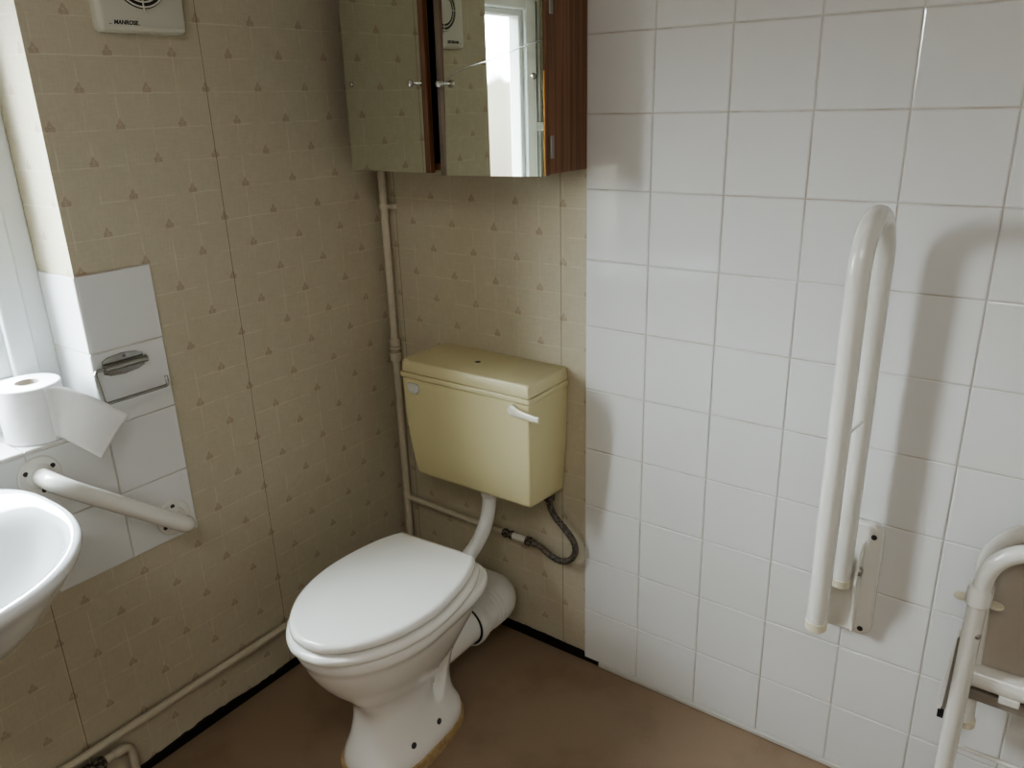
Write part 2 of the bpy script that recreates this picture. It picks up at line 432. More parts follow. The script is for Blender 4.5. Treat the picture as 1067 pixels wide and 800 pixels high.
# ------------------------------------------------------------------ mirror cabinet
cab = thing('mirror_cabinet', 'dark wood bathroom cabinet with two mirror doors, the right one cracked, above the cistern', 'cabinet', (.352, 0, 1.24))
CX0, CX1, CZ0, CZ1, CY = .088, .617, 1.241, 1.69, -.138
bm = bmesh.new(); box(bm, CX1-.015, CX1, CY, .003, CZ0, CZ1); box(bm, CX0, CX0+.015, CY, .003, CZ0, CZ1)
box(bm, CX0+.0149, CX1-.0149, CY+.001, .003, CZ0+.001, CZ0+.015); box(bm, CX0+.0149, CX1-.0149, CY+.001, .003, CZ1-.015, CZ1-.001)
obj('carcass', bm, M['mahogany'], cab, smooth=False, bevel=.001)
bm = newbox(CX0+.015, CX1-.015, -.008, .002, CZ0+.015, CZ1-.015); box(bm, CX0+.015, CX1-.015, -.12, -.008, 1.46, 1.468)
obj('interior_shade', bm, M['cabinet_in'], cab, smooth=False)  # back panel and shelf coloured near black for the shade inside
def tilt(z, x, px, s): return z + (x-px)*s
def door(x0, x1, piv, slope, lean):
    """slightly dropped door: s = drop along x, lean = sideways lean with height"""
    bm = bmesh.new(); vs = box(bm, x0, x1, -.1535, -.139, 1.2385, 1.690)
    for v in bm.verts: v.co.z += (v.co.x-piv)*slope; v.co.x += (v.co.z-1.238)*lean
    return bm
AJ = math.radians(2.6)
def ajar(bm):                          # the left door hangs a little open on its left-hand hinge
    bmesh.ops.rotate(bm, verts=bm.verts, cent=(.084, -.139, 0), matrix=Matrix.Rotation(-AJ, 3, 'Z')); return bm
dl = obj('door', ajar(door(.084, .3315, .084, -.002, .010)), M['mahogany'], cab, smooth=False, bevel=.001)
dr = obj('door', door(.3655, .6165, .6165, .020, .012), M['mahogany'], cab, smooth=False, bevel=.001)
obj('edge_strip', door(.3495, .3655, .6165, .020, .012), M['edge_wood'], dr, smooth=False)['label'] = 'grey-brown wooden edge'  # door strip left clear of the glass, greyer than the door veneer
def quad_pane(pts, y0, y1):
    return loft(bmesh.new(), [[(x, y0, z) for x, z in pts], [(x, y1, z) for x, z in pts]])
def L_(x, z): return (x+(z-1.238)*.010, z+(x-.084)*-.002)
obj('mirror', ajar(quad_pane([L_(.0845, 1.239), L_(.3205, 1.239), L_(.3205, 1.689), L_(.0845, 1.689)], -.1535, -.1565)), M['mirror'], dl, smooth=False)
crack = [(.3745, 1.4140), (.3926, 1.4291), (.4182, 1.4388), (.4503, 1.4463), (.4863, 1.4516), (.5374, 1.4643), (.582, 1.4751), (.6155, 1.4815)]
low = [(.3675, 1.2335), (.6150, 1.2385)] + crack[::-1]
top = crack + [(.6180, 1.690), (.3820, 1.690)]
lo = quad_pane(low, -.1535, -.1565)
obj('mirror', lo, M['mirror'], dr, smooth=False)
up = quad_pane([(x, z+.0009) for x, z in top], -.1535, -.1567)
obj('mirror', up, M['mirror'], dr, smooth=False)
obj('mirror_crack', newtube([(x, -.1568, z+.0004) for x, z in crack], .0012, 6), M['crack'], dr)
obj('mirror_edge', newbox(.6155, .6172, -.1563, -.1535, 1.240, 1.43), M['amber'], dr, smooth=False)
KN = [(0, .0045), (.003, .0042), (.004, .0032), (.011, .0032), (.013, .006), (.016, .0078), (.020, .0080), (.0235, .0062), (.0250, .003), (.0253, 0)]
DM = [(0, .0058), (.0015, .0056), (.0035, .0040), (.0045, 0)]
for dpar, kx, kz, dx, dz in ((dl, .3095, 1.4175, .1055, 1.422), (dr, .3765, 1.4145, .594, 1.421)):
    turn = ajar if dpar is dl else (lambda b: b)
    obj('knob', turn(newlathe((kx, -.1565, kz), (0, -1, 0), KN, n=24)), M['chrome'], dpar)
    obj('mirror_screw_cap', turn(newlathe((dx, -.1568, dz), (0, -1, 0), DM, n=20)), M['chrome'], dpar)
for z in (1.292, 1.548):
    bm = newbox(CX1, CX1+.0016, -.1375, -.1255, z-.021, z+.021); tube(bm, [(CX1+.0022, -.1385, z-.021), (CX1+.0022, -.1385, z+.021)], .0026, 10)
    obj('hinge', bm, M['dull'], cab)
keep(cab)

# ------------------------------------------------------------------ pipework
p1 = thing('water_pipe', 'cream painted vertical water pipe in the corner with a branch to the cistern hose', 'pipe', (.037, -.018, 0), 'painted water pipes')
obj('riser', newtube([(.034, -.017, 0), (.035, -.017, .6), (.034, -.017, 1.137), (.030, -.017, ZC)], .0098, 20), M['pipe'], p1)
bm = bmesh.new()
for z0, z1, r in ((.728, .752, .0155), (.754, .758, .013), (.760, .768, .0152), (.770, .790, .0145)):
    lathe(bm, (.0345, -.017, z0), (0, 0, 1), [(0, r-.0015), (.0015, r), (z1-z0-.0015, r), (z1-z0, r-.0015)], n=24)
obj('coupling', bm, M['pipe'], p1)
bm = newbox(.020, .060, -.006, .003, 1.130, 1.143); lathe(bm, (.034, -.017, 1.130), (0, 0, 1), [(0, .0115), (.001, .0125), (.012, .0125), (.013, .0115)], n=20)
box(bm, .030, .060, -.018, -.006, 1.1315, 1.1415)
obj('pipe_clip', bm, M['pipe'], p1, bevel=.001)
bm = newtube([(.038, -.018, .3185), (.300, -.0185, .3125), (.392, -.0185, .3120)], .0078, 16)
lathe(bm, (.036, -.018, .300), (0, 0, 1), [(0, .0105), (.002, .0112), (.035, .0112), (.037, .0105)], n=20)
obj('branch', bm, M['pipe'], p1)
bm = bmesh.new(); lathe(bm, (.378, -.0185, .3120), (1, 0, 0), [(0, .009), (.003, .0118), (.013, .0118), (.016, .0085), (.021, .0085), (.023, .0115), (.031, .0115), (.033, .009)], n=6)
tube(bm, [(.394, -.0185, .3120), (.394, -.034, .3120)], .005, 10)
obj('service_valve', bm, M['brass'], p1)
obj('plastic_sleeve', newtube([(.408, -.0185, .3120), (.457, -.0190, .3118)], .0088, 20), M['whitepipe'], p1)['label'] = 'white plastic sleeve'
keep(p1)
hz = thing('flexible_hose', 'dirty braided flexible hose looping up to the underside of the cistern', 'hose', (.53, -.03, .30))
pts = spline([(.462, -.020, .3118), (.483, -.021, .3112), (.503, -.023, .3085), (.533, -.026, .2960), (.566, -.028, .2935), (.593, -.028, .3085), (.605, -.027, .335), (.600, -.028, .362), (.577, -.030, .390), (.551, -.033, .417), (.540, -.036, .440), (.538, -.038, .462)], 8)
obj('braid', newtube(pts, .0078, 16), M['hose'], hz)
bm = newlathe((.452, -.020, .3118), (1, 0, 0), [(0, .009), (.002, .0125), (.016, .0125), (.018, .0100), (.030, .0095), (.032, .0085)], n=6)
obj('hose_nut', bm, M['brass'], hz)
bm = newlathe((.538, -.038, .448), (0, 0, 1), [(0, .0085), (.010, .0090), (.012, .0130), (.032, .0130), (.042, .0130)], n=6)
obj('hose_nut', bm, M['brass'], hz)
keep(hz)

p2 = thing('water_pipe', 'long cream painted water pipe running low along the left wall above the black strip', 'pipe', (0, -1.2, .14), 'painted water pipes')
obj('pipe_run', newtube([(.0135, -2.6, .141), (.0135, -.018, .141)], .0085, 18), M['pipe'], p2)
keep(p2)
p3 = thing('water_pipe', 'short cream painted pipe with an elbow and corroded fitting, turning down below the long pipe', 'pipe', (.018, -.886, 0), 'painted water pipes')
obj('elbow_pipe', newtube(fillet([(.019, -1.30, .103), (.019, -.887, .106), (.019, -.887, 0)], .022, 10), .0088, 18), M['pipe'], p3)
bm = lathe(bmesh.new(), (.019, -.925, .1058), (0, 1, 0), [(0, .0095), (.001, .0105), (.022, .0105), (.0235, .0095)], n=20)
obj('elbow_sleeve', bm, M['pipe'], p3)
bm = newlathe((.019, -.988, .1050), (0, 1, 0), [(0, .010), (.002, .0150), (.017, .0150), (.019, .0115), (.027, .0115), (.029, .0150), (.043, .0140), (.046, .010)], n=8)
tube(bm, [(.019, -.968, .105), (.040, -.968, .105)], .006, 10)
obj('corroded_fitting', bm, M['brass'], p3)
keep(p3)

# ------------------------------------------------------------------ cistern and flush pipe
cis = thing('toilet_cistern', 'primrose yellow plastic toilet cistern fixed on the papered wall', 'cistern', (.379, 0, .48))
CC = .379
def cring(hx, yf, z, r=.010, zb=None, yb=.002):
    r *= .5
    return [(x, y, z if zb is None else z + (zb-z)*((y-yf)/(yb-yf))) for x, y in rrect(CC-hx, CC+hx, yf, yb, r, 5)]
secs = [(.1695, -.134, .4885, .012, .478), (.1735, -.139, .4900, .012, .480), (.1750, -.1412, .4970, .011, .487), (.1790, -.1470, .540, .011, None), (.1840, -.1525, .600, .011, None), (.1870, -.1555, .660, .011, None),
        (.1885, -.1570, .715, .011, None), (.1890, -.1575, .752, .011, None)]
obj('cistern_tank', loft(bmesh.new(), [cring(h, y, z, r, zb) for h, y, z, r, zb in secs]), M['primrose'], cis, angle=60)
lid = [(.1880, -.1565, .7530, .012), (.1890, -.1575, .7545, .012), (.1925, -.1612, .7547, .012), (.1932, -.1620, .7558, .012), (.1930, -.1618, .7662, .012), (.1926, -.1613, .7670, .012),
       (.1872, -.1558, .7674, .011), (.1872, -.1558, .7686, .011), (.1898, -.1582, .7690, .011), (.1898, -.1582, .7700, .011), (.1880, -.1564, .7940, .011), (.1868, -.1552, .7962, .011), (.1850, -.1535, .7972, .011)]
obj('cistern_lid', loft(bmesh.new(), [cring(*s) for s in lid]), M['primrose_lid'], cis, angle=40)
obj('lid_hole', newlathe((.366, -.078, .7968), (0, 0, 1), [(0, .0075), (.0008, .0070), (.0009, 0)], n=20), M['hole'], cis)
bm = newlathe((.527, -.1570, .7365), (0, -1, 0), [(0, .0125), (.004, .0125), (.010, .0120), (.014, .009), (.015, 0)], n=24)
rings = []
for t in range(9):
    f = t/8; c = Vector((.527 + .078*f, -.1665 - .010*math.sin(f*PI*.6), .7370 - .0040*f)); h = .0130 - .0060*math.sin(min(1, f*1.6)*PI/2) + (.001 if t < 7 else 0); w = .0050 - .0016*f
    rings.append([c + Vector((0, w*math.cos(2*PI*k/14), h*math.sin(2*PI*k/14))) for k in range(14)])
loft(bm, rings)
obj('flush_lever', bm, M['ivory'], cis)['label'] = 'white flush lever'
pl = [(.2115, .7420), (.2400, .7420), (.2445, .7370), (.2445, .7260), (.2360, .7155), (.2200, .7155), (.2115, .7240)]
obj('blanking_plug', slab(pl, lambda u, v, d: (u, d, v), -.150, -.1618, .0015), M['greywhite'], cis, angle=30)['label'] = 'white blanking plug'
obj('tank_screw', newlathe((.5665, -.095, .742), (1, 0, 0), [(0, .0025), (.0012, .002), (.0013, 0)], n=10), M['hole'], cis)
keep(cis)
fp = thing('flush_pipe', 'white plastic flush pipe curving from the cistern down behind the toilet seat', 'pipe', (.392, -.085, .33))
pts = fillet([(.390, -.085, .4845), (.390, -.085, .372), (.410, -.255, .318)], .115, 16)
obj('bend', newtube(pts, .0178, 24), M['whitepipe'], fp)
obj('collar', newlathe((.390, -.085, .450), (0, 0, 1), [(0, .0185), (.004, .0205), (.024, .0225), (.026, .0215)], n=28), M['whitepipe'], fp)
obj('rubber_washer', newlathe((.390, -.085, .4762), (0, 0, 1), [(0, .0225), (.0085, .0225)], n=28), M['bitumen'], fp)['label'] = 'black rubber washer'
keep(fp)

# ------------------------------------------------------------------ toilet
ORG = Vector((.409, -.302, 0)); AX = Vector((.025, -.415, 0)).normalized(); LT = Vector((-AX.y, AX.x, 0))
def loc(u, v, z): return ORG + LT*u + AX*v + Vector((0, 0, z))
LIDW = [(0, .100), (.01, .112), (.03, .123), (.06, .135), (.10, .145), (.15, .1525), (.20, .1545), (.25, .149), (.30, .1345), (.34, .114), (.37, .0915), (.39, .071), (.405, .0475), (.412, .030)]
def lid_outline(scale_off=0.0, n=15):
    right = [(w, v) for v, w in LIDW] + [(.0, .4155)]
    pts = spline([(w, v, 0) for w, v in right], 4)
    half = [(p.x, p.y) for p in pts]
    full = half + [(-u, v) for u, v in half[::-1][1:]]
    out = []; N = len(full)
    # soften the two rear corners, then offset outward
    for i, (u, v) in enumerate(full):
        pu, pv = full[i-1]; nu, nv = full[(i+1) % N]
        tx, ty = nu-pu, nv-pv; L = math.hypot(tx, ty) or 1
        out.append((u + ty/L*scale_off, v - tx/L*scale_off))
    return out
toilet = thing('toilet', 'white toilet with its seat and lid closed, below the yellow cistern', 'toilet', loc(0, .15, 0).to_tuple())
def horiz(off, z, dome=0): return [loc(u, v, z) for u, v in lid_outline(off)]
rings = [horiz(-.010, .4175), horiz(-.0045, .4183), horiz(-.0030, .4205), horiz(-.0028, .4275), horiz(-.0045, .4320), horiz(-.009, .4352), horiz(-.0145, .4366)]
obj('toilet_lid', loft(bmesh.new(), rings), M['seat'], toilet, angle=70)
rings = [horiz(-.008, .3920), horiz(.001, .3925), horiz(.0045, .3955), horiz(.0058, .4015), horiz(.0048, .4075), horiz(.0005, .4112), horiz(-.006, .4124)]
obj('toilet_seat', loft(bmesh.new(), rings), M['seat'], toilet, angle=70)
for s in (-1, 1):
    bm = newlathe(loc(.062*s-.022, -.004, .4060), LT, [(0, .006), (.002, .0080), (.042, .0080), (.044, .006)], n=20)
    tube(bm, [loc(.062*s, -.004, .388), loc(.062*s, -.004, .405)], .0075, 14)
    obj('seat_hinge', bm, M['seat'], toilet)
# pan: horizontal sections  z, half width, rear v, front v, widest v, exponent rear, exponent front
S = [(.030, .0915, .016, .318, .15, 3.0, 3.0), (.042, .0920, .016, .318, .15, 3.0, 3.0), (.056, .0885, .019, .313, .15, 3.0, 3.0), (.078, .0815, .027, .303, .15, 2.8, 3.0), (.105, .0750, .032, .294, .15, 2.7, 3.0),
     (.140, .0715, .030, .287, .15, 2.6, 2.9), (.170, .0720, .022, .288, .15, 2.6, 2.8), (.200, .078, .010, .302, .155, 2.6, 2.5), (.235, .095, -.004, .330, .17, 2.6, 2.3), (.270, .112, -.014, .358, .185, 2.8, 2.15),
     (.305, .1265, -.022, .380, .195, 3.2, 2.05), (.335, .1370, -.028, .394, .20, 3.6, 2.0), (.355, .1425, -.032, .4005, .20, 4.2, 2.0), (.362, .1480, -.034, .4045, .20, 4.6, 2.0), (.370, .1510, -.036, .4075, .20, 4.6, 2.0), (.384, .1515, -.036, .4080, .20, 4.6, 2.0), (.390, .1495, -.034, .406, .20, 4.6, 2.0), (.3920, .1445, -.030, .401, .20, 4.6, 2.0)]
def interp(z):
    for i in range(len(S)-1):
        if S[i][0] <= z <= S[i+1][0]:
            a, b, c, d = S[max(i-1, 0)], S[i], S[i+1], S[min(i+2, len(S)-1)]; t = (z-b[0])/(c[0]-b[0]); h = c[0]-b[0]; out = []
            for k in range(1, 7):
                m0 = (c[k]-a[k])/((c[0]-a[0]) or 1)*h; m1 = (d[k]-b[k])/((d[0]-b[0]) or 1)*h
                out.append((2*t**3-3*t*t+1)*b[k]+(t**3-2*t*t+t)*m0+(-2*t**3+3*t*t)*c[k]+(t**3-t*t)*m1)
            return out
def pan_ring(z, n=96):
    w, vr, vf, vm, er, ef = interp(z); out = []
    for k in range(n):
        a = 2*PI*k/n; c, s = math.cos(a), math.sin(a); e = 2/(ef if s > 0 else er)
        u = w*math.copysign(abs(c)**e, c); v = vm + (vf-vm if s > 0 else vm-vr)*math.copysign(abs(s)**e, s)
        # hollow between the trap and the bowl column on either side
        for vc, zc, rv, rz, dep in ((.108, .176, .026, .068, .024),):
            q = ((v - vc - (z-zc)*-.25)/rv)**2 + ((z-zc)/rz)**2
            if q < 1 and abs(u) > .03: u -= math.copysign(dep*(1-q), u)
        out.append(loc(u, v, z))
    return out
zl = []
for i in range(len(S)-1):
    m_ = max(1, int((S[i+1][0]-S[i][0])/.007)); zl += [S[i][0] + (S[i+1][0]-S[i][0])*k/m_ for k in range(m_)]
zl.append(S[-1][0])
bm = loft(bmesh.new(), [pan_ring(z) for z in zl])
# trap outlet at the back
d_out = Vector((-.02, 1, -.06)).normalized()
tube(bm, [loc(-.004, .075, .172), loc(-.004, .02, .168), loc(-.002, -.045, .160), loc(-.002, -.094, .1535)], [.052, .054, .0505, .0495], 32)
pan_bm = bm.copy()
bmesh.ops.recalc_face_normals(pan_bm, faces=pan_bm.faces); pan_bm.normal_update(); bvh = BVHTree.FromBMesh(pan_bm)
obj('toilet_pan', bm, M['china'], toilet, angle=75)
for y in (-.523, -.438):
    for s in (1, -1):
        o_ = Vector((.42+.3*s, y, .073)); h, nrm, _, _ = bvh.ray_cast(o_, Vector((-s, 0, 0)))
        if h is None: continue
        if nrm.dot(Vector((s, 0, 0))) < 0: nrm = -nrm
        obj('pan_screw', newlathe(h - nrm*.002, nrm, [(0, .0070), (.0030, .0068), (.0036, .0055), (.0030, 0)], n=18), M['hole'], toilet)['label'] = 'dark fixing screw'
pan_bm.free()
keep(toilet)
# wooden plinth
pl = bmesh.new()
def plinth_ring(off, z):
    out = []
    for k in range(72):
        a = 2*PI*k/72; c, s = math.cos(a), math.sin(a); e = 2/3.1
        out.append(loc((.0945+off)*math.copysign(abs(c)**e, c), .167+(.155+off)*math.copysign(abs(s)**e, s), z))
    return out
loft(pl, [plinth_ring(0, 0), plinth_ring(.0012, .026), plinth_ring(0, .030)])
tag(obj('plinth', pl, M['pine'], angle=50), 'thin raw plywood plinth under the toilet foot', 'plinth')
# waste connector
wc = thing('waste_connector', 'white ribbed plastic waste connector behind the toilet pan', 'connector', (.40, -.12, .15))
A = loc(-.002, -.098, .1535)
pth = fillet([A, (.398, -.135, .150), (.398, -.062, .147), (.14, -.062, .140)], [.01, .05], 14)
obj('connector_bend', newtube(pth, .0535, 36), M['whitepipe'], wc)
bm = lathe(bmesh.new(), A - Vector((0, .012, 0)), (-.01, 1, -.03), [(0, .0535), (.001, .0590), (.016, .0600), (.020, .0570), (.030, .0570), (.034, .0545)], n=40)
obj('connector_cup', bm, M['whitepipe'], wc)
obj('rubber_seal', newlathe(A - Vector((0, .0150, 0)), (-.01, 1, -.03), [(0, .0530), (.004, .0555)], n=40), M['gasket'], wc)['label'] = 'black rubber seal'
bm = bmesh.new()
for k in range(3):
    lathe(bm, (.398-.0, -.142+.016*k, .1505), (0, 1, 0), [(0, .0535), (.002, .0555), (.006, .0555), (.008, .0535)], n=40)
obj('connector_rib', bm, M['whitepipe'], wc)
keep(wc)

# ------------------------------------------------------------------ sloping grab rail on the splashback
gr = thing('grab_rail', 'white sloping grab rail screwed to the tiled splashback beside the basin', 'grab rail', (0, -.805, .66))
fa = Vector((.005, -.925, .7535)); fb = Vector((.005, -.692, .5585)); so = Vector((.074, 0, 0))
obj('rail', newtube(fillet([fa, fa+so, fb+so, fb], .034, 12), .0172, 28), M['enamel'], gr)
for c in (fa, fb):
    fl = obj('flange', newlathe(c - Vector((.001, 0, 0)), (1, 0, 0), [(0, .0385), (.003, .0385), (.0055, .0365), (.0065, .0250), (.012, .0195), (.0125, .0170)], n=40), M['enamel'], gr)
    for k in range(3):
        a = math.radians(30 + 120*k) if c is fa else math.radians(90 + 120*k)
        obj('screw', newlathe(c + Vector((.0055, .0275*math.cos(a), .0275*math.sin(a))), (1, 0, 0), [(0, .0046), (.0009, .0046), (.0004, .002), (.0004, 0)], n=14), M['hole'], fl)
keep(gr)

# ------------------------------------------------------------------ toilet roll holder
th = thing('toilet_roll_holder', 'empty chrome toilet roll holder on the tiles beside the window', 'toilet roll holder', (.005, -.72, .91))
yl, yr, zc = -.7725, -.6905, .9175
def zslope(y): return 0.0
pts = [(yl, zc-.013), (yl+.012, zc-.0185), (yl+.040, zc-.0215), (yr-.014, zc-.0185), (yr, zc-.013), (yr, zc+.013), (yr-.014, zc+.0185), (yl+.040, zc+.0215), (yl+.012, zc+.0185), (yl, zc+.013)]
obj('back_plate', slab(pts, lambda u, v, d: (d, u, v), .004, .0075, .001), M['worn_chrome'], th, angle=30)
obj('hinge_barrel', newtube([(.0125, yl-.001, zc), (.0125, yr+.003, zc)], .0075, 20), M['worn_chrome'], th)
arm = fillet([(.0125, yr+.0, zc), (.0125, yl-.020, zc), (.030, yl-.0215, zc-.062), (.030, -.6625, zc-.062), (.028, -.6625, zc-.042)], [.008, .008, .006], 8)
obj('wire_arm', newtube(arm, .0034, 12), M['worn_chrome'], th)
for s in (1, -1):
    obj('screw', newlathe((.0072, (yl+yr)/2 + .003*s, zc+.0150*s), (1, 0, 0), [(0, .0042), (.001, .0038), (.0016, 0)], n=14), M['dull'], th)
keep(th)

# ------------------------------------------------------------------ toilet roll on the sill
tr = thing('toilet_roll', 'white toilet roll standing on the window sill with a sheet trailing over', 'toilet roll', (-.052, -.887, .8077))
RC = Vector((-.052, -.887, .8077)); RR = .0555
prof_out = [(0, RR-.002), (.002, RR), (.104, RR), (.106, RR-.002)]
bm = bmesh.new(); n = 56
ringp = [(RR-.002, 0), (RR, .002), (RR, .104), (RR-.002, .106), (.0205, .106), (.0205, 0)]
Rg = [[bm.verts.new(RC + Vector((r*math.cos(2*PI*k/n), r*math.sin(2*PI*k/n), z))) for k in range(n)] for r, z in ringp]
for i in range(len(Rg)):
    a, b = Rg[i], Rg[(i+1) % len(Rg)]
    for k in range(n): bm.faces.new((a[k], a[(k+1) % n], b[(k+1) % n], b[k]))
obj('roll', bm, M['tissue'], tr, angle=40)
bm = bmesh.new(); Rg = [[bm.verts.new(RC + Vector((r*math.cos(2*PI*k/n), r*math.sin(2*PI*k/n), z))) for k in range(n)] for r, z in ((.0204, .0005), (.0204, .1068), (.0190, .1068), (.0190, .0005))]
for i in range(4):
    a, b = Rg[i], Rg[(i+1) % 4]
    for k in range(n): bm.faces.new((a[k], a[(k+1) % n], b[(k+1) % n], b[k]))
obj('cardboard_core', bm, M['card'], tr, angle=40)
TL, BL = Vector((.0005, -.862, .9130)), Vector((.0080, -.874, .8130)); TR, BR = Vector((.040, -.757, .8240)), Vector((.052, -.833, .7650))
bm = bmesh.new(); NU, NV = 22, 12; grid = []
t0 = RC + Vector((RR*math.cos(-.05), RR*math.sin(-.05), 0))
for i in range(NU+1):
    row = []
    for j in range(NV+1):
        s = i/NU; t = j/NV; p = (TL*(1-s)+TR*s)*(1-t) + (BL*(1-s)+BR*s)*t
        p.z += .012*math.sin(s*PI)*(1-t)*.5; p.x += .010*math.sin(s*PI) + .0022*math.sin(t*5+s*3)*s
        if s < .12:                      # wrap round the roll
            a = math.atan2(TL.y-RC.y, TL.x-RC.x) - (.12-s)*3.0; q = Vector((RC.x+(RR+.0008)*math.cos(a), RC.y+(RR+.0008)*math.sin(a), p.z)); f = min(1, (.12-s)/.08); p = p*(1-f)+q*f
        row.append(bm.verts.new(p))
    grid.append(row)
for i in range(NU):
    for j in range(NV): bm.faces.new((grid[i][j], grid[i+1][j], grid[i+1][j+1], grid[i][j+1]))
o = obj('loose_sheet', bm, M['tissue'], tr, angle=80)
sd = o.modifiers.new('Solidify', 'SOLIDIFY'); sd.thickness = .0006
keep(tr)

# ------------------------------------------------------------------ wash basin
wb = thing('wash_basin', 'white ceramic wash basin cut off by the left edge below the sill', 'basin', (.005, -1.226, .60))
BYC = -1.226
def bring(hw, x0, x1, z, xm=.20, er=3.0, ef=2.15, yc=BYC, n=88):
    out = []
    for k in range(n):
        a = 2*PI*k/n; c, s = math.cos(a), math.sin(a); e = 2/(ef if s > 0 else er)
        out.append((xm + (x1-xm if s > 0 else xm-x0)*math.copysign(abs(s)**e, s), yc + hw*math.copysign(abs(c)**e, c), z))
    return out
rings = [bring(.085, .004, .17, .575, .09), bring(.120, .004, .235, .584, .11), bring(.155, .004, .300, .608, .14), bring(.182, .004, .350, .645, .165), bring(.207, .004, .395, .690, .185), bring(.2245, .004, .425, .726, .195),
         bring(.2370, .004, .4455, .750, .20), bring(.2435, .004, .4585, .763, .20), bring(.2460, .004, .4635, .772, .20), bring(.2450, .005, .4625, .779, .20), bring(.2415, .008, .459, .7825, .20),
         bring(.2350, .014, .452, .7828, .20), bring(.2270, .060, .443, .7800, .21, 2.6), bring(.2205, .085, .437, .7745, .215, 2.4), bring(.2165, .105, .4325, .766, .22, 2.3), bring(.2100, .125, .426, .750, .225, 2.2),
         bring(.1960, .140, .414, .722, .23, 2.1), bring(.1720, .158, .391, .690, .24, 2.0), bring(.1330, .185, .355, .662, .25, 2), bring(.080, .220, .310, .646, .255, 2), bring(.024, .242, .278, .642, .26, 2)]
obj('bowl', loft(bmesh.new(), rings), M['basin'], wb, angle=80)
obj('waste', newlathe((.26, BYC, .641), (0, 0, 1), [(0, .024), (.004, .024), (.005, .020), (.003, .012), (.003, 0)], n=28), M['chrome'], wb)
for y in (BYC+.098, BYC-.098):
    bm = newlathe((.060, y, .779), (0, 0, 1), [(0, .022), (.004, .022), (.007, .015), (.045, .0135), (.050, .019), (.054, .021), (.080, .0185), (.086, .012), (.087, 0)], n=24)
    tube(bm, fillet([(.060, y, .812), (.105, y-.0, .823), (.150, y, .818), (.157, y, .806)], .02, 6), [.0105]*1 + [.010]*(len(fillet([(.060, y, .812), (.105, y, .823), (.150, y, .818), (.157, y, .806)], .02, 6))-1), 16)
    obj('tap', bm, M['chrome'], wb)
keep(wb)

# ------------------------------------------------------------------ fold-up support rail on the tiles
sr = thing('support_rail', 'white tubular drop-down support rail folded up against the tiled wall', 'support rail', (1.221, 0, .36))
RX = 1.221; yt = -.003
poly = rrect(RX-.057, RX+.057, .362, .607, .022, 6)
obj('wall_plate', slab(poly, lambda u, v, d: (u, d, v), yt, -.017, .006), M['enamel'], sr, angle=40)
for s in (1, -1):
    x0 = RX + s*.0255; prof = [(-.015, .572), (-.030, .560), (-.052, .535), (-.062, .520), (-.066, .500), (-.062, .486), (-.048, .430), (-.038, .376), (-.015, .368)]
    obj('hinge_bracket', slab(prof, lambda u, v, d: (d, u, v), x0-.0025, x0+.0025), M['enamel'], sr, smooth=False, bevel=.001)
bm = newlathe((RX+.027, -.047, .520), (1, 0, 0), [(0, .0095), (.004, .0090), (.007, .006), (.0075, 0)], n=20)
obj('pivot_bolt', bm, M['steel'], sr); 
tube_pts = fillet([(RX, -.060, .500), (RX, -.060, 1.1955), (RX, -.220, 1.1955), (RX, -.220, .500)], .0795, 20)
obj('rail_tube', newtube(tube_pts, .0173, 30), M['enamel'], sr)
for y in (-.060, -.220):
    obj('end_cap', newlathe((RX, y, .486), (0, 0, 1), [(0, .0150), (.003, .0180), (.018, .0183), (.0195, .0170)], n=30), M['cap'], sr)['label'] = 'cream rubber end cap'
obj('tie_rod', newtube([(RX, -.205, .842), (RX+.004, -.075, .832), (RX+.012, -.068, .832)], .0024, 10), M['enamel'], sr)
for dx, z in ((.040, .582), (.038, .376), (-.040, .582), (-.038, .376)):
    obj('screw', newlathe((RX+dx, -.0168, z), (0, -1, 0), [(0, .0055), (.0008, .0054), (.0003, .0025), (.0003, 0)], n=16), M['hole'], sr)
keep(sr)

